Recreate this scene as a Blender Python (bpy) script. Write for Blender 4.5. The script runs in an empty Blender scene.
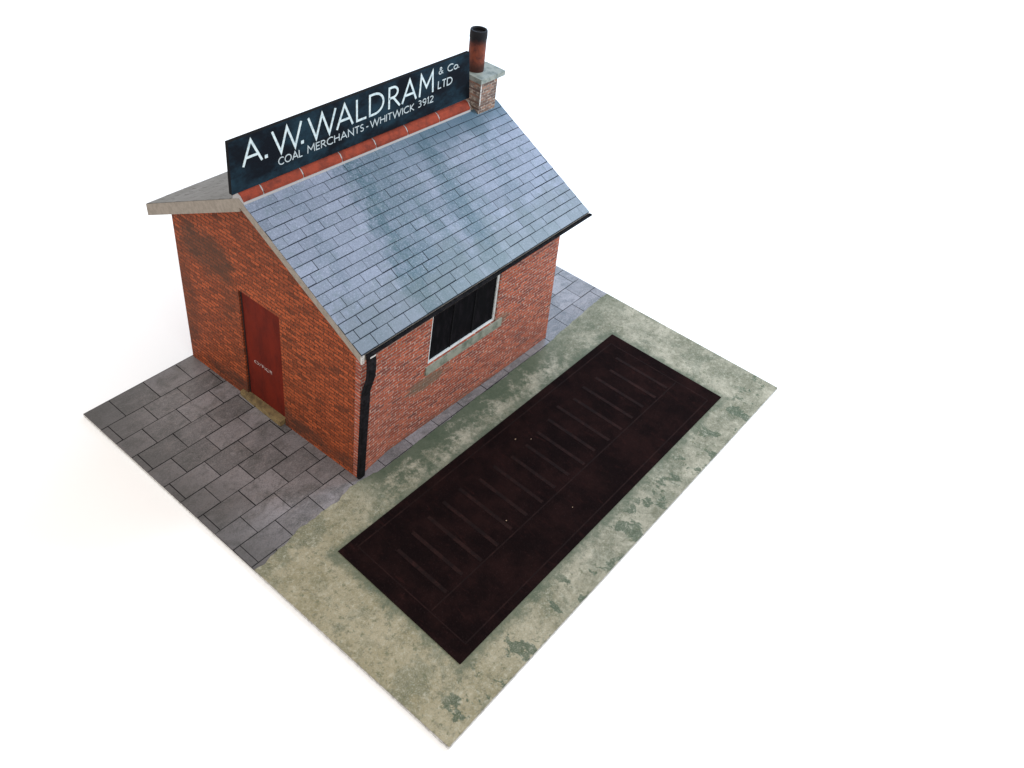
import bpy, bmesh, math, random
from mathutils import Vector, Matrix
S = bpy.context.scene
C = S.collection
random.seed(7)

# ---------------------------------------------------------------- camera
cam_d = bpy.data.cameras.new("camera"); cam = bpy.data.objects.new("camera", cam_d); C.objects.link(cam)
FW = Vector((0.61098333, 0.39126666, -0.68819312)); RT = Vector((0.62742892, -0.76943733, 0.11957899)); UP = Vector((0.48273421, 0.50485304, 0.7156054))
cam.matrix_world = Matrix(((RT.x, UP.x, -FW.x, -5.66168913), (RT.y, UP.y, -FW.y, -6.0181646), (RT.z, UP.z, -FW.z, 10.14409149), (0, 0, 0, 1)))
cam_d.sensor_fit = 'HORIZONTAL'; cam_d.sensor_width = 36
cam_d.lens = 848.7413898 / 1024 * 36
cam_d.clip_start = 0.1; cam_d.clip_end = 600
S.camera = cam

# ---------------------------------------------------------------- light: bright white studio, cool window light from the right
w = bpy.data.worlds.new("World"); S.world = w; w.use_nodes = True
bg = w.node_tree.nodes["Background"]; bg.inputs[0].default_value = (1.0, 0.965, 0.925, 1); bg.inputs[1].default_value = 1.17
def area(name, loc, target, size, power, col):
    d = bpy.data.lights.new(name, 'AREA'); d.shape = 'DISK'; d.size = size; d.energy = power; d.color = col
    o = bpy.data.objects.new(name, d); C.objects.link(o); o.location = loc
    o.rotation_euler = (Vector(target) - Vector(loc)).to_track_quat('-Z', 'Y').to_euler()
    return o
area("window_light", (12.8, -5.6, 12.2), (2.5, 0.5, 1.0), 5.0, 1900, (0.66, 0.84, 1.0))
area("rear_window_light", (15.5, 7.5, 9.0), (4, 1.0, 0.5), 6.5, 750, (0.26, 0.58, 1.0))
S.view_settings.view_transform = 'Standard'; S.view_settings.look = 'None'
S.view_settings.exposure = 0; S.view_settings.gamma = 1
S.cycles.max_bounces = 6

# ---------------------------------------------------------------- helpers
def obj(name, bm, mat, parent=None, smooth=False):
    me = bpy.data.meshes.new(name); bm.normal_update(); bm.to_mesh(me); bm.free()
    for m in (mat if isinstance(mat, (list, tuple)) else [mat]): me.materials.append(m)
    if smooth:
        for p in me.polygons: p.use_smooth = True
    o = bpy.data.objects.new(name, me); C.objects.link(o)
    if parent: o.parent = parent
    return o
def thing(name, label, cat, loc=(0, 0, 0)):
    o = bpy.data.objects.new(name, None); C.objects.link(o); o.location = loc
    o.empty_display_size = .2; o['label'] = label; o['category'] = cat
    return o
def hexa(bm, b, t, mi=0):
    """solid from 4 bottom points and 4 top points (same winding, ccw seen from above)"""
    v = [bm.verts.new(p) for p in list(b) + list(t)]
    fs = [bm.faces.new([v[3], v[2], v[1], v[0]]), bm.faces.new(v[4:8])]
    for i in range(4):
        j = (i + 1) % 4
        fs.append(bm.faces.new([v[i], v[j], v[j + 4], v[i + 4]]))
    for f in fs: f.material_index = mi
    return fs
def box(bm, x0, x1, y0, y1, z0, z1, f=None, mi=0):
    b = [(x0, y0, z0), (x1, y0, z0), (x1, y1, z0), (x0, y1, z0)]; t = [(p[0], p[1], z1) for p in b]
    if f: b = [f(*p) for p in b]; t = [f(*p) for p in t]
    return hexa(bm, b, t, mi)
def sweep(bm, pts, wx, wy, frames=None):
    """rectangular bar swept along pts with half sizes wx (along x) and wy (in y)"""
    rings = []
    for i, p in enumerate(pts):
        p = Vector(p)
        a = Vector(pts[max(i - 1, 0)]); b = Vector(pts[min(i + 1, len(pts) - 1)])
        t = (b - a).normalized(); s = Vector((1, 0, 0)); s = (s - t * s.dot(t)).normalized(); n = t.cross(s)
        k = 0.35
        rings.append([bm.verts.new(p + s * wx * u + n * wy * v) for u, v in
                      ((-1, -1 + k), (-1 + k, -1), (1 - k, -1), (1, -1 + k), (1, 1 - k), (1 - k, 1), (-1 + k, 1), (-1, 1 - k))])
    for r0, r1 in zip(rings, rings[1:]):
        for i in range(8):
            bm.faces.new([r0[i], r0[(i + 1) % 8], r1[(i + 1) % 8], r1[i]])
    bm.faces.new(rings[0][::-1]); bm.faces.new(rings[-1])
    bmesh.ops.recalc_face_normals(bm, faces=bm.faces)

# ---------------------------------------------------------------- material toolkit
class NT:
    def __init__(s, name, rough=.8, spec=.3):
        s.m = bpy.data.materials.new(name); s.m.use_nodes = True; s.t = s.m.node_tree
        s.b = s.t.nodes["Principled BSDF"]; s.b.inputs["Roughness"].default_value = rough
        s.b.inputs["Specular IOR Level"].default_value = spec
        s.co = s.t.nodes.new("ShaderNodeTexCoord").outputs["Object"]
    def n(s, kind, **k):
        nd = s.t.nodes.new("ShaderNode" + kind)
        for a, b in k.items(): setattr(nd, a, b)
        return nd
    def put(s, sock, v):
        if isinstance(v, bpy.types.NodeSocket): s.t.links.new(v, sock)
        elif isinstance(v, (tuple, list)) and len(v) == 3 and sock.type == 'RGBA': sock.default_value = (*v, 1)
        else: sock.default_value = v
    def math(s, op, a, b=0.0, c=None, clamp=False):
        nd = s.n("Math", operation=op); nd.use_clamp = clamp
        s.put(nd.inputs[0], a); s.put(nd.inputs[1], b)
        if c is not None: s.put(nd.inputs[2], c)
        return nd.outputs[0]
    def noise(s, scale=5, detail=6, rough=.6, vec=None, sc=(1, 1, 1), off=(0, 0, 0), dist=0):
        mp = s.n("Mapping"); s.put(mp.inputs[0], vec if vec is not None else s.co); mp.inputs["Scale"].default_value = sc; mp.inputs["Location"].default_value = off
        nd = s.n("TexNoise"); s.put(nd.inputs["Vector"], mp.outputs[0]); nd.inputs["Scale"].default_value = scale
        nd.inputs["Detail"].default_value = detail; nd.inputs["Roughness"].default_value = rough; nd.inputs["Distortion"].default_value = dist
        return nd.outputs[0]
    def ramp(s, v, lo, hi, a=0.0, b=1.0):
        nd = s.n("MapRange"); nd.interpolation_type = 'SMOOTHSTEP'
        for i, x in enumerate((v, lo, hi, a, b)): s.put(nd.inputs[i], x)
        return nd.outputs[0]
    def mix(s, f, a, b, mode='MIX'):
        nd = s.n("Mix"); nd.data_type = 'RGBA'; nd.blend_type = mode
        s.put(nd.inputs[0], f); s.put(nd.inputs[6], a); s.put(nd.inputs[7], b)
        return nd.outputs[2]
    def xyz(s):
        nd = s.n("SeparateXYZ"); s.put(nd.inputs[0], s.co); return nd.outputs
    def comb(s, x, y, z=0.0):
        nd = s.n("CombineXYZ"); s.put(nd.inputs[0], x); s.put(nd.inputs[1], y); s.put(nd.inputs[2], z); return nd.outputs[0]
    def attr(s, name):
        nd = s.n("Attribute"); nd.attribute_name = name; return nd.outputs["Fac"]
    def col(s, v): s.put(s.b.inputs["Base Color"], v); return s
    def bump(s, h, strength=.3, dist=.01):
        nd = s.n("Bump"); nd.inputs["Strength"].default_value = strength; nd.inputs["Distance"].default_value = dist
        s.put(nd.inputs["Height"], h); s.t.links.new(nd.outputs[0], s.b.inputs["Normal"]); return s
def blob(k, x, y, cx, cy, rx, ry, nz, amt=.5):
    """soft irregular patch: 1 in the middle of an ellipse, broken up by noise"""
    a = k.math('DIVIDE', k.math('SUBTRACT', x, cx), rx); b = k.math('DIVIDE', k.math('SUBTRACT', y, cy), ry)
    r = k.math('SQRT', k.math('ADD', k.math('MULTIPLY', a, a), k.math('MULTIPLY', b, b)))
    r = k.math('ADD', r, k.math('MULTIPLY', k.math('SUBTRACT', nz, .5), amt * 2))
    return k.ramp(r, .45, 1.0, 1.0, 0.0)

def brick_mat(name, ax, c1, c2, mortar, dark, stains=(), bw=.19, bh=.062):
    k = NT(name, .7, .14); X, Y, Z = k.xyz(); h = X if ax == 'x' else Y
    warp = k.math('MULTIPLY', k.math('SUBTRACT', k.noise(1.2, 2), .5), .03)
    vec = k.comb(h, k.math('ADD', Z, warp))
    br = k.n("TexBrick"); k.put(br.inputs["Vector"], k.comb(k.math('ADD', h, k.math('MULTIPLY', k.math('SUBTRACT', k.noise(9, 2), .5), .03)), k.math('ADD', Z, k.math('ADD', warp, k.math('MULTIPLY', k.math('SUBTRACT', k.noise(13, 2), .5), .012))))); br.offset = .5; br.squash = 1
    br.inputs["Scale"].default_value = 1; br.inputs["Brick Width"].default_value = bw; br.inputs["Row Height"].default_value = bh
    br.inputs["Mortar Size"].default_value = .0095; br.inputs["Mortar Smooth"].default_value = .35; br.inputs["Bias"].default_value = 0
    br.inputs["Color1"].default_value = (0, 0, 0, 1); br.inputs["Color2"].default_value = (1, 1, 1, 1); br.inputs["Mortar"].default_value = (.5, .5, .5, 1)
    bc = k.n("SeparateColor"); k.put(bc.inputs[0], br.outputs["Color"])
    rnd = bc.outputs[0]
    col = k.mix(k.ramp(rnd, .1, .8), c1, c2)
    col = k.mix(k.ramp(rnd, .88, .99, 0, .55), col, dark)
    n1 = k.noise(26, 4, .7); n2 = k.noise(2.2, 5, .65); n3 = k.noise(60, 2, .6)
    col = k.mix(k.ramp(n1, .46, .66, 0, .75), col, dark)
    col = k.mix(k.ramp(n3, .55, .75, 0, .5), col, tuple(min(1, c * 1.6 + .03) for c in c1))
    mcol = k.mix(k.ramp(k.noise(17, 4, .7), .46, .62), tuple(c * .38 for c in mortar), mortar)
    col = k.mix(k.math('MULTIPLY', br.outputs["Fac"], .8), col, mcol)
    col = k.mix(k.ramp(n2, .5, .8, 0, .2), col, tuple(c * .55 for c in c1))
    for (cx, cz, rx, rz, sc, am) in stains:
        col = k.mix(k.math('MULTIPLY', blob(k, h, Z, cx, cz, rx, rz, k.noise(2.6, 6, .7), .7), am), col, sc)
    k.col(col); k.bump(k.math('MULTIPLY', br.outputs["Fac"], -1), .45, .01)
    return k.m

M = {}
M['brick_front'] = brick_mat("red_brick_front", 'x', (.43, .098, .048), (.25, .052, .030), (.58, .45, .38), (.09, .045, .045),
                             [(1.55, 1.05, .6, .20, (.12, .12, .085), .6), (3.2, 1.35, .25, .15, (.12, .12, .085), .5), (2.3, .0, 2.6, .12, (.14, .08, .055), .45)])
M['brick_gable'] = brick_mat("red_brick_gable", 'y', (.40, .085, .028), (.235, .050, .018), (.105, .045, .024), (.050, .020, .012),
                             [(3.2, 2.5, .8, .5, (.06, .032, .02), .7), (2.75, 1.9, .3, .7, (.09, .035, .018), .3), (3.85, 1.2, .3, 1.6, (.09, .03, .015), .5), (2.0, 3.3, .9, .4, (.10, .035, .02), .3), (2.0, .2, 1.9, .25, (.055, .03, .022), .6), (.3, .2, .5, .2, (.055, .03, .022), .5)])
M['brick_chimney'] = brick_mat("weathered_brick_chimney", 'x', (.28, .155, .11), (.12, .075, .06), (.44, .38, .33), (.09, .07, .07), bw=.13, bh=.048)

k = NT("slate", .42, .45); X, Y, Z = k.xyz()
tint = k.attr("tint")
col = k.mix(tint, (.128, .158, .218), (.212, .245, .335))
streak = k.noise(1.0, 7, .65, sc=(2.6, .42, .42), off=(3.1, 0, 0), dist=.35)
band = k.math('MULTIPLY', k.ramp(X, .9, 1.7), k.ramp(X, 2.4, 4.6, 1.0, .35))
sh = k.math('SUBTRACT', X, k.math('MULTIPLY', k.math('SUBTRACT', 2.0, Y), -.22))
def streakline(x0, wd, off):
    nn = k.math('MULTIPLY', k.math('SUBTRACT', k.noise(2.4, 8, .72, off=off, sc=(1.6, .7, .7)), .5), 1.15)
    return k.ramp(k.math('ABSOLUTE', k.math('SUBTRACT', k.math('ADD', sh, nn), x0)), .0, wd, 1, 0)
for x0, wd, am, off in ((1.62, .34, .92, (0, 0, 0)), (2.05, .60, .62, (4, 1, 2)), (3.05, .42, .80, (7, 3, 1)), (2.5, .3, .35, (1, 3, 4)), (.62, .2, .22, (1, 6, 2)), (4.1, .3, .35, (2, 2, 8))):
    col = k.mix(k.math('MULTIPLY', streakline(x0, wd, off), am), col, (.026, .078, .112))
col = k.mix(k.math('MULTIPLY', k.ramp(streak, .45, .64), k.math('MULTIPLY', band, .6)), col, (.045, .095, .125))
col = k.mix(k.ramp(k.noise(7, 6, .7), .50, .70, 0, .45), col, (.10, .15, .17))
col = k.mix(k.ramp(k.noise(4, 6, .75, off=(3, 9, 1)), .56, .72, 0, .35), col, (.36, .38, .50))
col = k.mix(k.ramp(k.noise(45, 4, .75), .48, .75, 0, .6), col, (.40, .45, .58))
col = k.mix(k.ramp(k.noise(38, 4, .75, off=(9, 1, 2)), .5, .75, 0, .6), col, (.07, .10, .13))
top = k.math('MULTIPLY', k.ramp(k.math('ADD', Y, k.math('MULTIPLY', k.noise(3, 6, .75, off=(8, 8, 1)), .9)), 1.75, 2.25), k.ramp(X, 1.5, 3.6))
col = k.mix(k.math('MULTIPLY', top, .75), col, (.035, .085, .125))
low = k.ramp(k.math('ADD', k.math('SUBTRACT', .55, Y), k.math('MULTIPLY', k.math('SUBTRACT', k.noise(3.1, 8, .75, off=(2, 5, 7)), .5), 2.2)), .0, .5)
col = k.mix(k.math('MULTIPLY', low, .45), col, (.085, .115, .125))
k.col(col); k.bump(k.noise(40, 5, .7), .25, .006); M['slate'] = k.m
k = NT("slate_rear", .7, .3); tint = k.attr("tint")  # greyer copy of the slate, with that slope's different light painted in
col = k.mix(tint, (.135, .132, .125), (.19, .185, .18))
col = k.mix(k.ramp(k.noise(9, 7, .75), .5, .72, 0, .7), col, (.07, .065, .06))
col = k.mix(k.ramp(k.noise(45, 4, .75), .5, .8, 0, .4), col, (.30, .29, .28))
k.col(col); M['slate_rear'] = k.m
k = NT("card_edge", .85, .2)
k.col(k.mix(k.ramp(k.noise(14, 6, .7), .3, .75), (.30, .26, .22), (.21, .18, .15))); M['card_edge'] = k.m
k = NT("white_card_edge", .8, .2)
k.col(k.mix(k.ramp(k.noise(30, 4, .7), .4, .7), (.62, .60, .58), (.25, .23, .22))); M['white_edge'] = k.m
k = NT("slate_joint", .9, .05); k.col((.02, .026, .036)); M['joint'] = k.m

k = NT("paving_stone", .42, .38); X, Y, Z = k.xyz(); tint = k.attr("tint")
col = k.mix(tint, (.125, .117, .119), (.270, .250, .262))
col = k.mix(k.ramp(k.noise(2.2, 6, .7, dist=.6), .46, .64, 0, .7), col, (.075, .075, .072))
col = k.mix(k.ramp(k.noise(3.5, 5, .7, sc=(1, 2.2, 1), off=(4, 4, 0), dist=1.0), .50, .68, 0, .55), col, (.235, .205, .200))
col = k.mix(k.ramp(k.noise(60, 4, .75), .45, .72, 0, .6), col, (.34, .31, .32))
col = k.mix(k.ramp(k.noise(50, 4, .75, off=(2, 7, 0)), .46, .72, 0, .65), col, (.05, .048, .05))
# light falling off towards the back and left edges, painted into the slabs
nz = k.noise(1.6, 5, .65)
e = k.math('ADD', k.math('ADD', X, 2.04), k.math('MULTIPLY', nz, -.5))
fl = k.noise(8, 9, .8, off=(1, 8, 0), sc=(.6, 1.3, 1), dist=.4)
col = k.mix(k.ramp(fl, .52, .64, 0, .45), col, (.06, .058, .058))
col = k.mix(k.ramp(fl, .48, .36, 0, .45), col, (.29, .265, .27))
col = k.mix(k.ramp(e, -.2, .9, .65, 0), col, (.045, .043, .042))
e2 = k.math('ADD', k.math('SUBTRACT', 3.97, Y), k.math('MULTIPLY', nz, -.5))
col = k.mix(k.ramp(e2, -.2, .6, .5, 0), col, (.05, .046, .042))
k.col(col); k.bump(k.noise(30, 5, .7), .2, .006); M['paving'] = k.m
k = NT("paving_joint", .9, .05); k.col((.022, .021, .023)); M['pav_joint'] = k.m

k = NT("stained_concrete", .8, .15); X, Y, Z = k.xyz()
col = k.mix(k.ramp(k.noise(1.6, 8, .7), .35, .68), (.150, .148, .105), (.350, .325, .255))
col = k.mix(k.ramp(X, -2.0, 2.2, .55, 0), col, (.30, .245, .135))  # warmer light on the left side, painted into the concrete colour
big = k.noise(1.15, 9, .68, dist=.5, off=(7.3, 2.2, 0))
col = k.mix(k.ramp(big, .53, .60, 0, .38), col, (.058, .080, .052))
crisp = k.noise(1.9, 9, .66, dist=.3, off=(1.4, 5.2, 0), sc=(1.4, 1.0, 1))
side = k.ramp(Y, -3.35, -3.05, 1, 0)
col = k.mix(k.math('MULTIPLY', k.ramp(crisp, .552, .570), k.math('ADD', k.math('MULTIPLY', side, .68), .18)), col, (.048, .072, .045))
fine = k.noise(11, 9, .78, off=(5, 1, 0))
col = k.mix(k.ramp(fine, .53, .60, 0, .45), col, (.075, .080, .055))
col = k.mix(k.ramp(fine, .47, .38, 0, .45), col, (.44, .42, .34))
spots = k.noise(9, 5, .7, off=(3, 3, 0))
col = k.mix(k.ramp(spots, .57, .65, 0, .65), col, (.095, .105, .06))
col = k.mix(k.ramp(k.noise(60, 4, .75), .46, .75, 0, .55), col, (.46, .44, .37))
col = k.mix(k.ramp(k.noise(55, 4, .75, off=(2, 7, 0)), .5, .75, 0, .55), col, (.08, .10, .07))
# soft shadow painted round the weighbridge, and mossy grime beneath the front wall
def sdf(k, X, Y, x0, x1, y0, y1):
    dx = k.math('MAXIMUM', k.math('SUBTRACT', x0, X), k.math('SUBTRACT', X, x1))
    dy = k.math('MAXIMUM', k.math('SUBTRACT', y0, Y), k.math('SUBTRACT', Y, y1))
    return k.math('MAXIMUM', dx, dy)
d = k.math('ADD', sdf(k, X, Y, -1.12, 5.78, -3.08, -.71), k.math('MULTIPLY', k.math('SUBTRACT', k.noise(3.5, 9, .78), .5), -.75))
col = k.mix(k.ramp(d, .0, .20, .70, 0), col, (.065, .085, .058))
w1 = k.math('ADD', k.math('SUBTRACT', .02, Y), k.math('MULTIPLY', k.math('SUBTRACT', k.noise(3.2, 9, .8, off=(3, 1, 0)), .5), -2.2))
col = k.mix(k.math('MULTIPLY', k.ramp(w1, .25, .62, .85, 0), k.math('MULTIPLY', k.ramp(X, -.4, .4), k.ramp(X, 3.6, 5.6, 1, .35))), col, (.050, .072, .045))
k.col(col); k.bump(k.noise(25, 6, .7), .25, .008); M['concrete'] = k.m

k = NT("rusty_black_plate", .9, .02); X, Y, Z = k.xyz()
col = k.mix(k.ramp(k.noise(1.5, 6, .7), .38, .68), (.0055, .0030, .0032), (.0125, .0055, .0053))
col = k.mix(k.ramp(k.noise(5, 7, .75, sc=(2.2, .7, 1), dist=.6), .54, .76, 0, .6), col, (.028, .010, .009))
col = k.mix(k.ramp(k.noise(55, 3, .7), .55, .8, 0, .4), col, (.05, .032, .032))
k.col(col); k.bump(k.noise(30, 5, .7), .3, .006); M['plate'] = k.m
k = NT("worn_plate_rib", .8, .06)
k.col(k.mix(k.ramp(k.noise(4, 6, .8), .40, .68), (.0085, .0045, .0045), (.021, .0085, .0075))); M['rib'] = k.m
k = NT("bare_rust_fleck", .6, .3); k.col((.30, .20, .13)); M['fleck'] = k.m

k = NT("sign_paint", .8, .03)
k.col(k.mix(k.ramp(k.noise(1.6, 6, .65, sc=(1, 1, 1.6)), .40, .68), (.007, .009, .013), (.015, .034, .050))); M['sign'] = k.m
k = NT("black_edge", .8, .06); k.col((.008, .008, .009)); M['black'] = k.m
k = NT("sign_lettering", .5, .4); k.col(k.mix(k.ramp(k.noise(20, 3, .6), .4, .7), (.58, .66, .67), (.36, .46, .50))); M['letter'] = k.m
k = NT("sign_small_lettering", .5, .4); k.col((.44, .50, .52)); M['letter_small'] = k.m

k = NT("terracotta_ridge", .8, .05)
k.col(k.mix(k.ramp(k.noise(6, 6, .7), .35, .7), (.27, .052, .030), (.14, .034, .024))); M['ridge'] = k.m
k = NT("lime_mortar", .8, .2); k.col((.36, .345, .345)); M['mortar'] = k.m

k = NT("black_iron_paint", .7, .05); k.col(k.mix(k.ramp(k.noise(14, 4, .7), .4, .7), (.006, .006, .007), (.018, .016, .019))); M['iron'] = k.m
k = NT("door_paint", .7, .06); X, Y, Z = k.xyz()
col = k.mix(k.ramp(k.noise(2.0, 6, .7, sc=(1, 2.2, .7)), .35, .7), (.150, .017, .009), (.085, .012, .008))
col = k.mix(k.ramp(k.noise(40, 4, .7, sc=(1, 3, .3)), .5, .8, 0, .4), col, (.035, .008, .007))
k.col(col); M['door'] = k.m
k = NT("door_frame_paint", .6, .3); k.col((.022, .008, .007)); M['door_frame'] = k.m
k = NT("tan_stone", .8, .25); k.col(k.mix(k.ramp(k.noise(8, 7, .7), .35, .68), (.26, .185, .085), (.12, .085, .045))); M['step'] = k.m
k = NT("sill_stone", .75, .3); k.col(k.mix(k.ramp(k.noise(5, 7, .7), .38, .66), (.25, .255, .21), (.10, .12, .09))); M['sill'] = k.m
k = NT("frame_white_paint", .5, .4); k.col(k.mix(k.ramp(k.noise(12, 5, .7), .45, .75), (.66, .70, .71), (.40, .43, .42))); M['frame'] = k.m
k = NT("dark_window_pane", .5, .03); k.col(k.mix(k.ramp(k.noise(5, 5, .7, sc=(3, 1, .8)), .45, .75), (.004, .004, .005), (.013, .011, .014))); M['pane'] = k.m
k = NT("cap_stone", .7, .35); k.col(k.mix(k.ramp(k.noise(9, 6, .7), .4, .68), (.25, .27, .245), (.11, .135, .125))); M['cap'] = k.m
k = NT("sooty_pot", .6, .12); X, Y, Z = k.xyz(); zz = k.math('ADD', Z, k.math('MULTIPLY', k.math('SUBTRACT', k.noise(9, 5, .7), .5), .16))
col = k.mix(k.ramp(k.noise(8, 5, .7), .4, .7), (.19, .050, .028), (.085, .028, .022))
col = k.mix(k.ramp(zz, .38, .52), col, (.010, .010, .012)); col = k.mix(k.ramp(zz, .06, .22, .85, 0), col, (.03, .017, .015))
k.col(col); M['pot'] = k.m
k = NT("white_paper", .9, .1); k.col((.985, .985, .985)); M['paper'] = k.m

# ---------------------------------------------------------------- setting: the white surface
bm = bmesh.new(); r = 220
vs = [bm.verts.new((r * math.cos(a * math.tau / 48), r * math.sin(a * math.tau / 48), -.052)) for a in range(48)]; bm.faces.new(vs)
o = obj("table_surface", bm, M['paper']); o['kind'] = 'structure'

# ---------------------------------------------------------------- base board with paving and concrete
board = thing("model_base", "square grey card base printed with paving slabs and mossy concrete, under the brick office", "model base")
A_, B_, C_, D_ = (-2.051, -3.675), (-2.034, 3.974), (6.828, -3.727), (6.680, 3.974)
def edge_x1(y): return C_[0] + (D_[0] - C_[0]) * (y - C_[1]) / (D_[1] - C_[1])
bm = bmesh.new()
q = [A_, C_, D_, B_]
hexa(bm, [(x, y, -.05) for x, y in q], [(x, y, 0.0) for x, y in q])
bmesh.ops.bevel(bm, geom=[e for e in bm.edges], offset=.006, segments=1)
o = obj("board", bm, M['white_edge'], board)
# dark joint sheet + slabs
bm = bmesh.new(); ins = .004
vs = [(A_[0] + ins, -.16), (edge_x1(-.16) - ins, -.16), (D_[0] - ins, D_[1] - ins), (B_[0] + ins, B_[1] - ins)]
f = bm.faces.new([bm.verts.new((x, y, .002)) for x, y in vs]); f.material_index = 1
lay = bm.faces.layers.float.new("tint")
rowh = .393; y = -.044; rown = 0; g = .0072
def slab(bm, pts, z, t):
    f = bm.faces.new([bm.verts.new((px, py, z)) for px, py in pts]); f[lay] = t; return f
yy = y - rowh
while yy < 3.97:
    ya, yb = max(yy, -.15), min(yy + rowh, 3.965)
    if yb > 3.6: yb = 3.965
    if yy > 3.8: break
    off = (-.115 if rown % 2 == 1 else -.41) + random.uniform(-.03, .03)
    x = off - .605 * 4
    while x < 6.9:
        xa, xb = max(x, -2.044), min(x + .605, 6.9)
        inside = ya > .2 and xa > .15 and xb < 4.4
        if xb - xa > .03 and yb - ya > .03 and not inside:
            x1a, x1b = min(xb - g, edge_x1(ya) - .008), min(xb - g, edge_x1(yb) - .008)
            j = lambda: random.uniform(-.004, .004)
            if x1a - xa > .03:
                slab(bm, [(xa + g + j(), ya + g + j()), (x1a + j() * .5, ya + g + j()), (x1b + j() * .5, yb - g + j()), (xa + g + j(), yb - g + j())], .006, random.random())
        x += .605
    yy += rowh; rown += 1
o = obj("paving_slabs", bm, [M['paving'], M['pav_joint']], board)
# concrete apron with a ragged border where it meets the slabs
edge = [(-2.045, -.105), (-1.976, -.097), (-1.185, -.035), (-.45, .005), (-.012, .025), (.363, -.045), (1.313, -.055), (2.809, -.052), (4.59, -.050), (5.6, .03), (6.745, .070)]
pts = []
for (xa, ya), (xb, yb) in zip(edge, edge[1:]):
    n = max(2, int((xb - xa) / .045))
    for i in range(n):
        t = i / n; pts.append((xa + (xb - xa) * t, ya + (yb - ya) * t))
pts.append((6.745, .07))
ph = [random.uniform(0, 6.28) for _ in range(6)]
rag = []
for i, (x, y) in enumerate(pts):
    amp = 1.0 if x < 0 else .45
    d = amp * (.020 * math.sin(x * 5.1 + ph[0]) + .012 * math.sin(x * 13 + ph[1]) + .008 * math.sin(x * 31 + ph[2])) + random.uniform(-.006, .006)
    if i in (0, len(pts) - 1): d = 0
    rag.append((min(x, edge_x1(y) - .006), y + d))
bm = bmesh.new()
f = bm.faces.new([bm.verts.new((x, y, .010)) for x, y in [(A_[0] + .005, A_[1] + .005), (C_[0] - .006, C_[1] + .005)] + rag[::-1]])
bmesh.ops.triangulate(bm, faces=[f])
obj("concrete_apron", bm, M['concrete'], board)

# ---------------------------------------------------------------- weighbridge
wb = thing("weighbridge", "long dark rusty iron weighbridge plate set in the mossy concrete beside the brick office", "weighbridge", (2.3, -1.9, .012))
def rel(o, root): o.matrix_parent_inverse = Matrix.Translation(-Vector(root.location))
P4 = [(-1.172, -3.067), (5.798, -3.091), (5.765, -.732), (-1.069, -.686)]
def bil(u, v):
    a, b, c, d = [Vector((*p, 0)) for p in P4]
    return (a * (1 - u) + b * u) * (1 - v) + (d * (1 - u) + c * u) * v
def bx_uv(bm, u0, u1, v0, v1, z0, z1):
    b = [bil(u0, v0), bil(u1, v0), bil(u1, v1), bil(u0, v1)]
    hexa(bm, [(p.x, p.y, z0) for p in b], [(p.x, p.y, z1) for p in b])
bm = bmesh.new(); bx_uv(bm, 0, 1, 0, 1, .0105, .022)
o = obj("plate", bm, M['plate'], wb); rel(o, wb)
bm = bmesh.new()
t = .0016
bx_uv(bm, .035, .965, .945 - .008, .945, .0215, .0232); bx_uv(bm, .035, .965, .055, .063, .0215, .0232)
bx_uv(bm, .035, .0375, .066, .934, .0215, .0234); bx_uv(bm, .9625, .965, .066, .934, .0215, .0234)
bx_uv(bm, .04, .96, .330, .338, .0215, .0236)
o = obj("border_seam", bm, M['rib'], wb); rel(o, wb)
for i in range(17):
    u = .085 + i * .0522
    bm = bmesh.new(); bx_uv(bm, u, u + .009, .345 + random.uniform(0, .03), .80 + random.uniform(-.06, .03), .0215, .0252)
    o = obj("rib", bm, M['rib'], wb); rel(o, wb)
for (x, y, s) in ((2.36, -1.12, .013), (1.0, -2.05, .012), (1.9, -2.62, .009), (2.55, -1.3, .009)):
    bm = bmesh.new()
    vs = [bm.verts.new((x + s * random.uniform(.5, 1.6) * math.cos(a), y + s * random.uniform(.4, 1) * math.sin(a), .0262)) for a in [i * math.tau / 7 for i in range(7)]]
    bm.faces.new(vs)
    o = obj("rust_fleck", bm, M['fleck'], wb); rel(o, wb)

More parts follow.
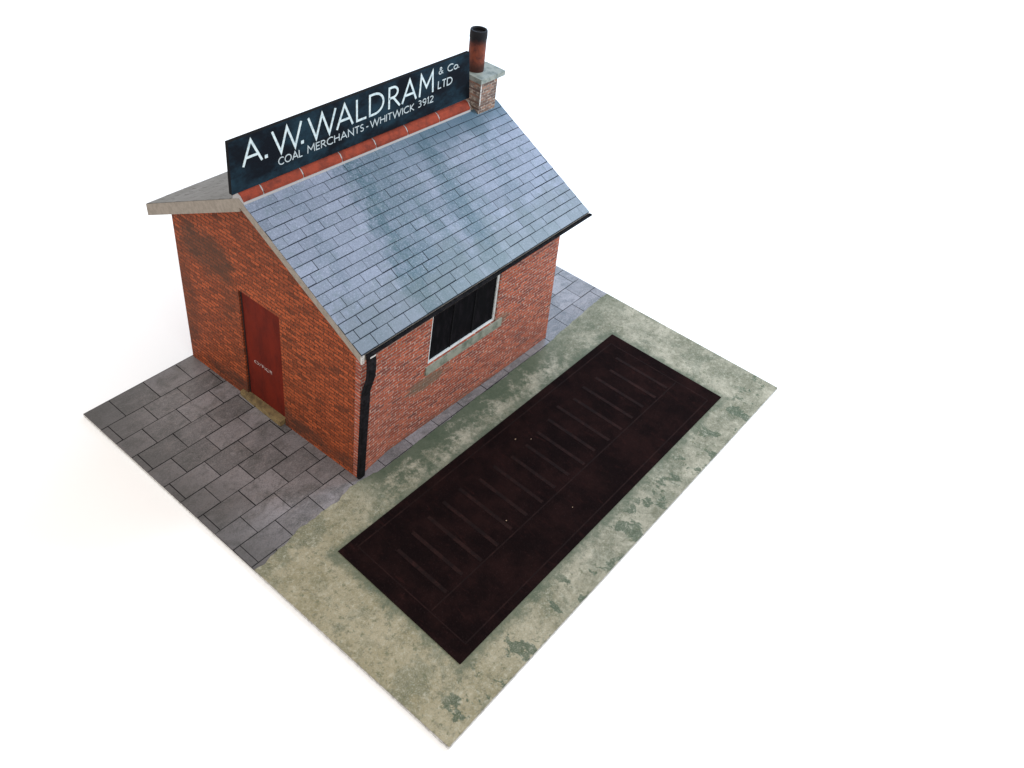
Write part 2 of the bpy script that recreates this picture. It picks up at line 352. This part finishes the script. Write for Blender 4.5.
# ---------------------------------------------------------------- the office
B = thing("coal_office", "small red brick coal office with slate roof, red door and long name board", "building")
EZ, RZ = 2.80, 3.885         # wall height, gable apex under the roof sheet
def warp(x, y, z):
    """the hand-folded card: walls lean a little, as they do in the picture"""
    t = z / 2.6
    nx = x
    if x < 2.3:
        f = 1 - x / 2.3
        xb = (.03 - .10 * max(0, (y - .09)) / 3.85); xt = .085 - .085 * (y / 3.94)
        nx = x + f * (xb * (1 - t) + xt * t)
    else:
        f = (x - 2.3) / 2.3
        nx = x + f * (.17 * (1 - t) - .10 * t)
    ny = y
    if y < 1.9:
        f = 1 - (y / 1.9)
        yb = (.085 + min(x, .45) * .19 if x < .45 else max(.10, .18 - .024 * x)); yt = .05
        ny = y + f * (yb * (1 - t) + yt * t)
    return (nx, ny, z)
TH = .1
def panel_grid(bm, cells, axis, lo, hi):
    for (a0, a1, z0, z1) in cells:
        na = max(1, int((a1 - a0) / .5)); nz = max(1, int((z1 - z0) / .6))
        for i in range(na):
            for j in range(nz):
                p0, p1 = a0 + (a1 - a0) * i / na, a0 + (a1 - a0) * (i + 1) / na
                q0, q1 = z0 + (z1 - z0) * j / nz, z0 + (z1 - z0) * (j + 1) / nz
                if axis == 'x': box(bm, p0, p1, lo, hi, q0, q1, warp)
                else: box(bm, lo, hi, p0, p1, q0, q1, warp)
    bmesh.ops.remove_doubles(bm, verts=bm.verts, dist=.0004)
    # drop inner faces shared by two cells
    bm.verts.ensure_lookup_table(); bm.verts.index_update(); seen = {}
    for f in list(bm.faces):
        key = tuple(sorted(v.index for v in f.verts))
        seen.setdefault(key, []).append(f)
    kill = [f for l in seen.values() if len(l) > 1 for f in l]
    bmesh.ops.delete(bm, geom=kill, context='FACES')
WX0, WX1, WZ0 = 1.45, 3.04, 1.40
bm = bmesh.new()
panel_grid(bm, [(0, WX0, 0, WZ0), (0, WX0, WZ0, EZ), (WX0, WX1, 0, WZ0), (WX1, 4.6, 0, WZ0), (WX1, 4.6, WZ0, EZ), (WX0, WX1, 2.62, EZ)], 'x', 0, TH)
obj("front_wall", bm, M['brick_front'], B)
# gable with door opening; DY0..DY1
DY0, DY1, DZ = 1.66, 2.54, 2.185
bm = bmesh.new()
panel_grid(bm, [(TH + .001, DY0, 0, .12), (TH + .001, DY0, .12, DZ), (TH + .001, DY0, DZ, EZ), (DY0, DY1, DZ, EZ), (DY1, 3.94, .12, DZ), (DY1, 3.94, 0, .12), (DY1, 3.94, DZ, EZ)], 'y', 0, TH)
a = [warp(0, TH + .001, EZ), warp(TH, TH + .001, EZ), warp(TH, 3.94, EZ), warp(0, 3.94, EZ)]
RT_ = 2.868
ap = [(a[0][0], 2.0, RZ), (a[1][0], 2.0, RZ)]
v = [bm.verts.new(p) for p in a] + [bm.verts.new(p) for p in ap] + [bm.verts.new(p) for p in (warp(TH, 3.94, RT_), warp(0, 3.94, RT_))]
for idx in ((0, 4, 7, 3), (1, 2, 6, 5), (0, 1, 5, 4), (7, 4, 5, 6), (3, 7, 6, 2)): bm.faces.new([v[i] for i in idx])
bmesh.ops.recalc_face_normals(bm, faces=bm.faces)
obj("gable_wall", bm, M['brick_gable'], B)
bm = bmesh.new(); panel_grid(bm, [(TH + .001, 3.94, 0, EZ)], 'y', 4.6 - TH, 4.6)
a = [warp(4.6 - TH, TH + .001, EZ), warp(4.6, TH + .001, EZ), warp(4.6, 3.94, EZ), warp(4.6 - TH, 3.94, EZ)]
v = [bm.verts.new(p) for p in a] + [bm.verts.new((a[0][0], 2.0, RZ - .075)), bm.verts.new((a[1][0], 2.0, RZ - .075)), bm.verts.new(warp(4.6, 3.94, 2.84)), bm.verts.new(warp(4.6 - TH, 3.94, 2.84))]
for idx in ((0, 4, 7, 3), (1, 2, 6, 5), (0, 1, 5, 4), (7, 4, 5, 6), (3, 7, 6, 2)): bm.faces.new([v[i] for i in idx])
bmesh.ops.recalc_face_normals(bm, faces=bm.faces)
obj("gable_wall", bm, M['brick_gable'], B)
bm = bmesh.new(); panel_grid(bm, [(TH + .001, 4.6 - TH - .001, 0, 2.855)], 'x', 3.94 - TH, 3.939)
obj("rear_wall", bm, M['brick_front'], B)

# door
bm = bmesh.new(); box(bm, .036, .056, DY0 + .03, DY1 - .03, .12, DZ - .03, warp)
door = obj("door", bm, M['door'], B)
bm = bmesh.new(); box(bm, .028, .06, DY0 + .001, DY0 + .03, .12, DZ - .001, warp); box(bm, .028, .06, DY1 - .03, DY1 - .001, .12, DZ - .001, warp)
box(bm, .029, .06, DY0 + .03, DY1 - .03, DZ - .03, DZ - .001, warp)
obj("frame", bm, M['door_frame'], door)
# toothed brick ends along the far jamb of the doorway
bm = bmesh.new()
box(bm, -.100, .10, 1.69, 2.66, .012, .118)
bmesh.ops.bevel(bm, geom=list(bm.edges), offset=.012, segments=2)
obj("doorstep", bm, M['step'], B)

# window: frame, mullions, panes, sill
bm = bmesh.new()
fw = .045; yb0, yb1 = .025, .060
box(bm, WX0 + .001, WX1 - .001, yb0, yb1, WZ0 + .001, WZ0 + fw, warp)
box(bm, WX1 - fw, WX1 - .001, yb0, yb1, WZ0 + fw, 2.619, warp); box(bm, WX0 + .001, WX0 + fw, yb0, yb1, WZ0 + fw, 2.619, warp)
box(bm, WX0 + fw, WX1 - fw, yb0, yb1, 2.619 - .03, 2.619, warp)
win = obj("window_frame", bm, M['frame'], B)
n = 3; x0, x1 = WX0 + fw, WX1 - fw; bw_ = .022
pw = (x1 - x0 - 2 * bw_) / 3
for i in range(3):
    bm = bmesh.new(); xa = x0 + i * (pw + bw_)
    box(bm, xa, xa + pw, .046, .054, WZ0 + fw, 2.589, warp); obj("pane", bm, M['pane'], win)
for i in range(2):
    bm = bmesh.new(); xa = x0 + (i + 1) * pw + i * bw_
    box(bm, xa, xa + bw_, .035, .055, WZ0 + fw, 2.589, warp); obj("mullion", bm, M['black'], win)
bm = bmesh.new(); 
b = [warp(1.41, -.020, 1.22), warp(3.19, -.020, 1.22), warp(3.19, .02, 1.22), warp(1.41, .02, 1.22)]
t_ = [warp(1.41, -.022, 1.385), warp(3.19, -.022, 1.385), warp(3.19, .024, 1.399), warp(1.41, .024, 1.399)]
hexa(bm, b, t_); bmesh.ops.bevel(bm, geom=list(bm.edges), offset=.008, segments=1)
obj("window_sill", bm, M['sill'], B)

# ---- roof: bare sheets, then courses of slates
RX0, RX1 = -.165, 4.85
T = .115
def front(x, y, dz=0):
    # plane of the upper roof surface on the front side; ridge dips a little towards the chimney
    tt = (x - RX0) / (RX1 - RX0)
    rz = 4.045 - .085 * max(0, tt); z = 2.825 + .02 * tt + (rz - 2.825 - .02 * tt) * (y + .20) / 2.2
    return Vector((x, y, z + dz))
def rear(x, y, dz=0):
    tt = (x - RX0) / (RX1 - RX0)
    rz = 4.045 - .085 * max(0, tt); z = rz + (2.845 - rz) * (y - 2.0) / 2.29
    return Vector((x, y, z + dz))
bm = bmesh.new()
def roof_sheet(bm, fn, ya, yb, T=.13):
    nx = 6
    top = [[bm.verts.new(fn(RX0 + (RX1 - RX0) * i / nx, y)) for y in (ya, yb)] for i in range(nx + 1)]
    bot = [[bm.verts.new(fn(RX0 + (RX1 - RX0) * i / nx, y, -T)) for y in (ya, yb)] for i in range(nx + 1)]
    for i in range(nx):
        bm.faces.new([top[i][0], top[i + 1][0], top[i + 1][1], top[i][1]]); bm.faces.new([bot[i][1], bot[i + 1][1], bot[i + 1][0], bot[i][0]])
        for s in (0, 1):
            q = [bot[i][s], bot[i + 1][s], top[i + 1][s], top[i][s]]; bm.faces.new(q if s == 0 else q[::-1])
    for i, s in ((0, 0), (nx, 1)):
        q = [bot[i][0], top[i][0], top[i][1], bot[i][1]]; bm.faces.new(q if s == 0 else q[::-1])
roof_sheet(bm, front, -.20, 1.9995); roof_sheet(bm, rear, 2.0005, 4.29, .195)
roof = obj("roof", bm, M['card_edge'], B)
def slates(name, fn, ys, mat, flip=False):
    bm = bmesh.new(); lay2 = bm.faces.layers.float.new("tint")
    ya, yb = ys[0], ys[-1]; nx = 6
    e0 = RX0 + .004
    for i in range(nx):
        xa, xb = e0 + (RX1 - .004 - e0) * i / nx, e0 + (RX1 - .004 - e0) * (i + 1) / nx
        f = bm.faces.new([bm.verts.new(fn(*p, .003)) for p in ((xa, ya), (xb, ya), (xb, yb), (xa, yb))]); f.material_index = 1
    for r, (a, b) in enumerate(zip(ys, ys[1:])):
        x = -.165 - (.0 if r % 2 == 0 else .152) + random.uniform(-.012, .012)
        gy = .0098 if not flip else -.0098
        while x < RX1:
            xa = max(x, RX0); xb = min(x + .303, RX1); x += .303
            if xb - xa < .02: continue
            gx = random.choice((.0012, .0020, .0028, .0038, .0048)) + (.0018 if r < 5 and x < 2.2 else 0); l = random.uniform(.007, .011); j = random.uniform(-.003, .003)
            lo = a + gy + j
            if random.random() < .05: lo += gy * .4
            p = [(xa + gx, lo), (xb - gx, lo + random.uniform(-.002, .002)), (xb - gx, b), (xa + gx, b)]
            hh = [l, l + random.uniform(-.002, .002), .0055, .0055]
            top = [bm.verts.new(fn(*q, h)) for q, h in zip(p, hh)]
            bot = [bm.verts.new(fn(*q, .0035)) for q in p]
            t = min(1, max(0, random.gauss(.5, .2)))
            fs = [bm.faces.new(top)] + [bm.faces.new([bot[i], bot[(i + 1) % 4], top[(i + 1) % 4], top[i]]) for i in (0, 1, 3)]
            for f in fs: f[lay2] = t
    if flip: bmesh.ops.reverse_faces(bm, faces=bm.faces)
    return obj(name, bm, [mat, M['joint']], roof)
ys = [-.212] + [-.048 + .1308 * i for i in range(16)]
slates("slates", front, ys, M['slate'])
ys = [4.29] + [4.14 - .1308 * i for i in range(16)]
slates("slates", rear, ys, M['slate_rear'], True)
# terracotta ridge tiles, bedded in pale mortar
tiles = [-.163, .163, .822, 1.508, 2.150, 2.794, 3.483, 4.19]
for i, (xa, xb) in enumerate(zip(tiles, tiles[1:])):
    bm = bmesh.new(); xb -= .022; prof = []
    for (dy, dz) in ((-.105, -.030), (-.085, -.008), (-.05, .035), (0, .055), (.05, .035), (.085, -.008), (.105, -.030)):
        prof.append((2.0 + dy, .058 + dz))
    R = []
    for x in (xa, xb):
        zc = 4.045 - .085 * max(0, (x - RX0) / (RX1 - RX0))
        R.append([bm.verts.new((x, y, zc + dz)) for y, dz in prof] + [bm.verts.new((x, y, zc + dz - .035)) for y, dz in prof[::-1]])
    m = len(R[0])
    for q in range(m): bm.faces.new([R[0][q], R[1][q], R[1][(q + 1) % m], R[0][(q + 1) % m]])
    bm.faces.new(R[0]); bm.faces.new(R[1][::-1]); bmesh.ops.recalc_face_normals(bm, faces=bm.faces)
    obj("ridge_tile", bm, M['ridge'], roof)
bm = bmesh.new()
R = []
for x in (-.160, 4.19):
    zc = 4.045 - .085 * max(0, (x - RX0) / (RX1 - RX0)); yb = 1.897
    R.append([bm.verts.new(p) for p in ((x, yb, front(x, yb).z + .001), (x, yb, front(x, yb).z + .018), (x, 1.915, zc + .044), (x, 1.95, zc + .086), (x, 2.0, zc + .106), (x, 2.05, zc + .086), (x, 2.085, zc + .044), (x, 2.125, rear(x, 2.125).z + .018), (x, 2.125, rear(x, 2.125).z))])
for q in range(9): bm.faces.new([R[0][q], R[1][q], R[1][(q + 1) % 9], R[0][(q + 1) % 9]])
bm.faces.new(R[0]); bm.faces.new(R[1][::-1]); bmesh.ops.recalc_face_normals(bm, faces=bm.faces)
obj("ridge_mortar", bm, M['mortar'], roof)

# ---- gutter along the front eave
def gutter(yc, zc, xa, xb, side):
    bm = bmesh.new(); R = []
    prof = [(math.cos(a) * .031, math.sin(a) * .034) for a in [math.pi + i * math.pi / 8 for i in range(9)]]
    prof += [(x * .80, z * .80) for x, z in prof[::-1]]
    for x in (xa, xb): R.append([bm.verts.new((x, yc + a, zc + b + .018 * (x - xa) / (xb - xa))) for a, b in prof])
    m = len(prof)
    for q in range(m): bm.faces.new([R[0][q], R[1][q], R[1][(q + 1) % m], R[0][(q + 1) % m]])
    for r_ in R:
        bm.faces.new([r_[i] for i in range(9)])
    bmesh.ops.recalc_face_normals(bm, faces=bm.faces)
    return obj("gutter", bm, M['iron'], B)
gutter(-.246, 2.808, -.095, 4.85, 0)
gutter(4.30, 2.74, -.02, 4.86, 1)
# downpipe at the near corner: swan neck then straight down
bm = bmesh.new()
path = [(-.025, -.242, 2.79), (-.010, -.235, 2.62), (.015, -.205, 2.45), (.060, -.15, 2.27), (.092, -.08, 2.08), (.100, -.02, 1.88), (.100, -.005, 1.6), (.094, .035, .88), (.088, .075, .012)]
sweep(bm, path, .066, .034)
dp = obj("downpipe", bm, M['iron'], B)
bm = bmesh.new()
path = [(.30, 4.29, 2.70), (.29, 4.26, 2.62), (.22, 4.10, 2.55), (.10, 4.00, 2.46), (.11, 3.99, 2.2), (.12, 3.985, .012)]
sweep(bm, path, .045, .036)
obj("downpipe", bm, M['iron'], B)
# torn white card at the corner of the eave and on the downpipe head
bm = bmesh.new(); box(bm, -.168, -.120, -.222, -.201, 2.68, 2.815); obj("torn_card", bm, M['white_edge'], B)
bm = bmesh.new(); box(bm, -.075, .02, -.288, -.279, 2.776, 2.792)
obj("torn_card", bm, M['white_edge'], B)
# ---- chimney
CH = (4.47, 1.98)
bm = bmesh.new(); box(bm, 4.285, 4.685, 1.815, 2.150, 3.70, 4.395)
ch = obj("chimney_stack", bm, M['brick_chimney'], B)
bm = bmesh.new(); box(bm, 4.279, 4.300, 1.807, 1.8145, 4.02, 4.392)
obj("worn_corner", bm, M['white_edge'], ch)
bm = bmesh.new(); box(bm, 4.235, 4.815, 1.775, 2.190, 4.3955, 4.470); bmesh.ops.bevel(bm, geom=list(bm.edges), offset=.010, segments=2)
obj("cap_slab", bm, M['cap'], ch)
bm = bmesh.new(); nseg = 28
prof = [(.138, 0), (.138, .50), (.143, .51), (.143, .565), (.140, .62), (.134, .632), (.112, .632), (.108, .60), (.108, .3)]
rings = [[bm.verts.new((r_ * math.cos(i * math.tau / nseg), r_ * math.sin(i * math.tau / nseg), z)) for i in range(nseg)] for r_, z in prof]
for r0, r1 in zip(rings, rings[1:]):
    for i in range(nseg): bm.faces.new([r0[i], r0[(i + 1) % nseg], r1[(i + 1) % nseg], r1[i]])
bm.faces.new([bm.verts.new((.109 * math.cos(i * math.tau / nseg), .109 * math.sin(i * math.tau / nseg), .585)) for i in range(nseg)])
pot = obj("chimney_pot", bm, M['pot'], ch, True); pot.location = (4.452, 2.090, 4.4705); pot.scale = (.95, .95, .99)

# ---- name board on the ridge
SX0, SX1, SZ0, SZ1 = -.262, 4.150, 4.150, 4.868
bm = bmesh.new()
hexa(bm, [(SX0 - .01, 1.965, SZ0), (SX1 + .06, 1.965, SZ0 - .03), (SX1 + .06, 2.02, SZ0 - .03), (SX0 - .01, 2.02, SZ0)], [(SX0 + .02, 1.965, SZ1 - .012), (SX1 - .03, 1.965, SZ1 + .004), (SX1 - .03, 2.02, SZ1 + .004), (SX0 + .02, 2.02, SZ1 - .012)])
for f in bm.faces:
    if f.normal.y > -.9 and abs(f.calc_center_median().y - 1.965) > .001: f.material_index = 1
sb = obj("name_board", bm, [M['sign'], M['black']], B); sb['label'] = 'tall dark blue name board lettered in pale paint along the ridge'

# strokes of the lettering: polylines in a unit-height box
def arc(cx, cy, rx, ry, a0, a1, n=14): return [(cx + rx * math.cos(math.radians(a0 + (a1 - a0) * i / n)), cy + ry * math.sin(math.radians(a0 + (a1 - a0) * i / n))) for i in range(n + 1)]
G = {
 'A': (.84, [[(0, 0), (.42, 1), (.84, 0)], [(.15, .33), (.69, .33)]]),
 'W': (1.3, [[(0, 1), (.33, 0), (.65, .97), (.97, 0), (1.3, 1)]]),
 'L': (.5, [[(.04, 1), (.04, .04), (.52, .04)]]),
 'D': (.84, [[(.04, .04), (.04, .96)] + arc(.30, .5, .52, .46, 90, -90) + [(.04, .04)]]),
 'R': (.62, [[(.04, 0), (.04, .96)] + arc(.24, .72, .27, .24, 90, -90, 10) + [(.04, .48)], [(.26, .48), (.64, 0)]]),
 'M': (.92, [[(.02, 0), (.09, 1), (.46, .36), (.83, 1), (.90, 0)]]),
 'C': (.80, [arc(.48, .5, .46, .47, 48, 312, 20)]),
 'O': (1.0, [arc(.5, .5, .47, .47, 0, 360, 28)]),
 'o': (.62, [arc(.31, .31, .28, .29, 0, 360, 20)]),
 'E': (.5, [[(.5, .96), (.04, .96), (.04, .04), (.5, .04)], [(.04, .52), (.45, .52)]]),
 'H': (.72, [[(.04, 0), (.04, 1)], [(.68, 0), (.68, 1)], [(.04, .52), (.68, .52)]]),
 'N': (.78, [[(.04, 0), (.04, 1), (.74, 0), (.74, 1)]]),
 'T': (.6, [[(0, .96), (.6, .96)], [(.3, 0), (.3, .96)]]),
 'S': (.5, [arc(.25, .73, .2, .23, 40, 250, 10) + arc(.24, .26, .22, .23, 72, -140, 12)]),
 '-': (.34, [[(.04, .33), (.30, .33)]]),
 'I': (.08, [[(.04, 0), (.04, 1)]]),
 'K': (.62, [[(.04, 0), (.04, 1)], [(.56, 1), (.10, .50), (.62, 0)]]),
 'F': (.48, [[(.48, .96), (.04, .96), (.04, 0)], [(.04, .5), (.42, .5)]]),
 '3': (.5, [arc(.22, .74, .21, .22, 130, -80, 10) + arc(.22, .27, .24, .25, 80, -130, 10)]),
 '9': (.52, [arc(.27, .70, .23, .26, 0, 360, 16) + [(.50, .55), (.44, .28), (.20, 0)]]),
 '1': (.2, [[(.0, .84), (.14, 1), (.14, 0)]]),
 '2': (.52, [arc(.25, .74, .22, .22, 150, -30, 9) + [(.04, .04), (.52, .04)]]),
 '&': (.72, [[(.70, 0), (.20, .66)] + arc(.31, .80, .14, .16, 200, -40, 9) + [(.14, .42)] + arc(.26, .24, .22, .22, 140, 300, 8) + [(.66, .44)]]),
 '.': (.16, [[(.08, .0), (.08, .145)]]),
}
def stroke(bm, pts, w_, y, th):
    pts = [Vector(p) for p in pts]; n = len(pts)
    closed = (pts[0] - pts[-1]).length < 1e-5
    L, Rr = [], []
    for i in range(n):
        if closed and i in (0, n - 1): a, b = pts[-2], pts[1]
        else: a, b = pts[max(i - 1, 0)], pts[min(i + 1, n - 1)]
        p = pts[i]
        d0 = (p - a).normalized() if (p - a).length > 0 else (b - p).normalized(); d1 = (b - p).normalized() if (b - p).length > 0 else d0
        t = (d0 + d1); t = t.normalized() if t.length > 1e-4 else d0
        nrm = Vector((-t.y, t.x)); c = max(.35, nrm.dot(Vector((-d1.y, d1.x))))
        L.append(p + nrm * w_ / 2 / c); Rr.append(p - nrm * w_ / 2 / c)
    fr = [[bm.verts.new((q.x, y - th, q.y)) for q in S_] for S_ in (L, Rr)]
    bk = [[bm.verts.new((q.x, y, q.y)) for q in S_] for S_ in (L, Rr)]
    for i in range(n - 1):
        bm.faces.new([fr[0][i], fr[1][i], fr[1][i + 1], fr[0][i + 1]])
        bm.faces.new([fr[0][i], fr[0][i + 1], bk[0][i + 1], bk[0][i]]); bm.faces.new([fr[1][i + 1], fr[1][i], bk[1][i], bk[1][i + 1]])
    for i in (0, n - 1):
        bm.faces.new([fr[0][i], bk[0][i], bk[1][i], fr[1][i]])
cnt = [0]
def glyph(bm, ch_, x, z, h, wd, sw, y, f=None):
    gw, strokes = G[ch_]; sx = (wd / gw) if wd else h
    for s in strokes:
        cnt[0] += 1
        pts = [(x + a * sx, z + b * h) for a, b in s]
        stroke(bm, pts, sw, y, .0035 + .0006 * (cnt[0] % 7))
    return gw * sx
def text(bm, s, x0, x1, z, h, sw, y, gap=.16):
    tot = sum((G[c][0] if c != ' ' else .34) for c in s) + gap * (len(s) - 1)
    sx = (x1 - x0) / tot; x = x0
    for c in s:
        g_ = G[c][0] if c != ' ' else .34
        if c != ' ': glyph(bm, c, x, z, h, g_ * sx, sw, y)
        x += (g_ + gap) * sx
YF = 1.9648
bm = bmesh.new(); z0, hh, sw = 4.468, .318, .032
for c, xa, xb in (('A', -.065, .222), ('W', .405, .868), ('W', .985, 1.448), ('A', 1.463, 1.749), ('L', 1.815, 1.995), ('D', 2.055, 2.335), ('R', 2.425, 2.645), ('A', 2.70, 2.985), ('M', 3.05, 3.345)):
    glyph(bm, c, xa, z0, hh, xb - xa, sw, YF)
for x in (.290, .872): glyph(bm, '.', x - .022, z0, hh * 1.0, .044, .046, YF)
obj("lettering", bm, M['letter'], sb)
for word, xa, xb, zz_, hh_, sw_, gp in (("COAL", .470, .855, 4.296, .104, .0145, .16), ("MERCHANTS", .948, 1.955, 4.298, .104, .0145, .16), ("-", 1.995, 2.045, 4.302, .104, .015, .16), ("WHITWICK", 2.078, 2.950, 4.302, .102, .0145, .16),
        ("3912", 3.035, 3.362, 4.308, .104, .0145, .16), ("&", 3.450, 3.545, 4.700, .104, .014, .16), ("Co", 3.640, 3.870, 4.690, .106, .014, .1), ("LTD", 3.450, 3.760, 4.478, .118, .017, .16)):
    bm = bmesh.new(); text(bm, word, xa, xb, zz_, hh_, sw_ * .9, YF, gp)
    if word == "Co": glyph(bm, '.', 3.885, 4.69, .10, .016, .014, YF)
    obj("lettering", bm, M['letter_small'], sb)
# small pale name on the door
bm = bmesh.new()
text(bm, "OFFICE", -2.35, -1.95, .875, .056, .010, .0)
for v in bm.verts:
    x, y, z = v.co; px, py, pz = warp(.0355, -x, z); v.co = (px + y, py, pz)
bmesh.ops.recalc_face_normals(bm, faces=bm.faces)
k = NT("faded_door_lettering", .6, .3); k.col(k.mix(k.ramp(k.noise(22, 4, .7), .38, .6), (.50, .40, .38), (.15, .06, .05)))
obj("lettering", bm, k.m, door)
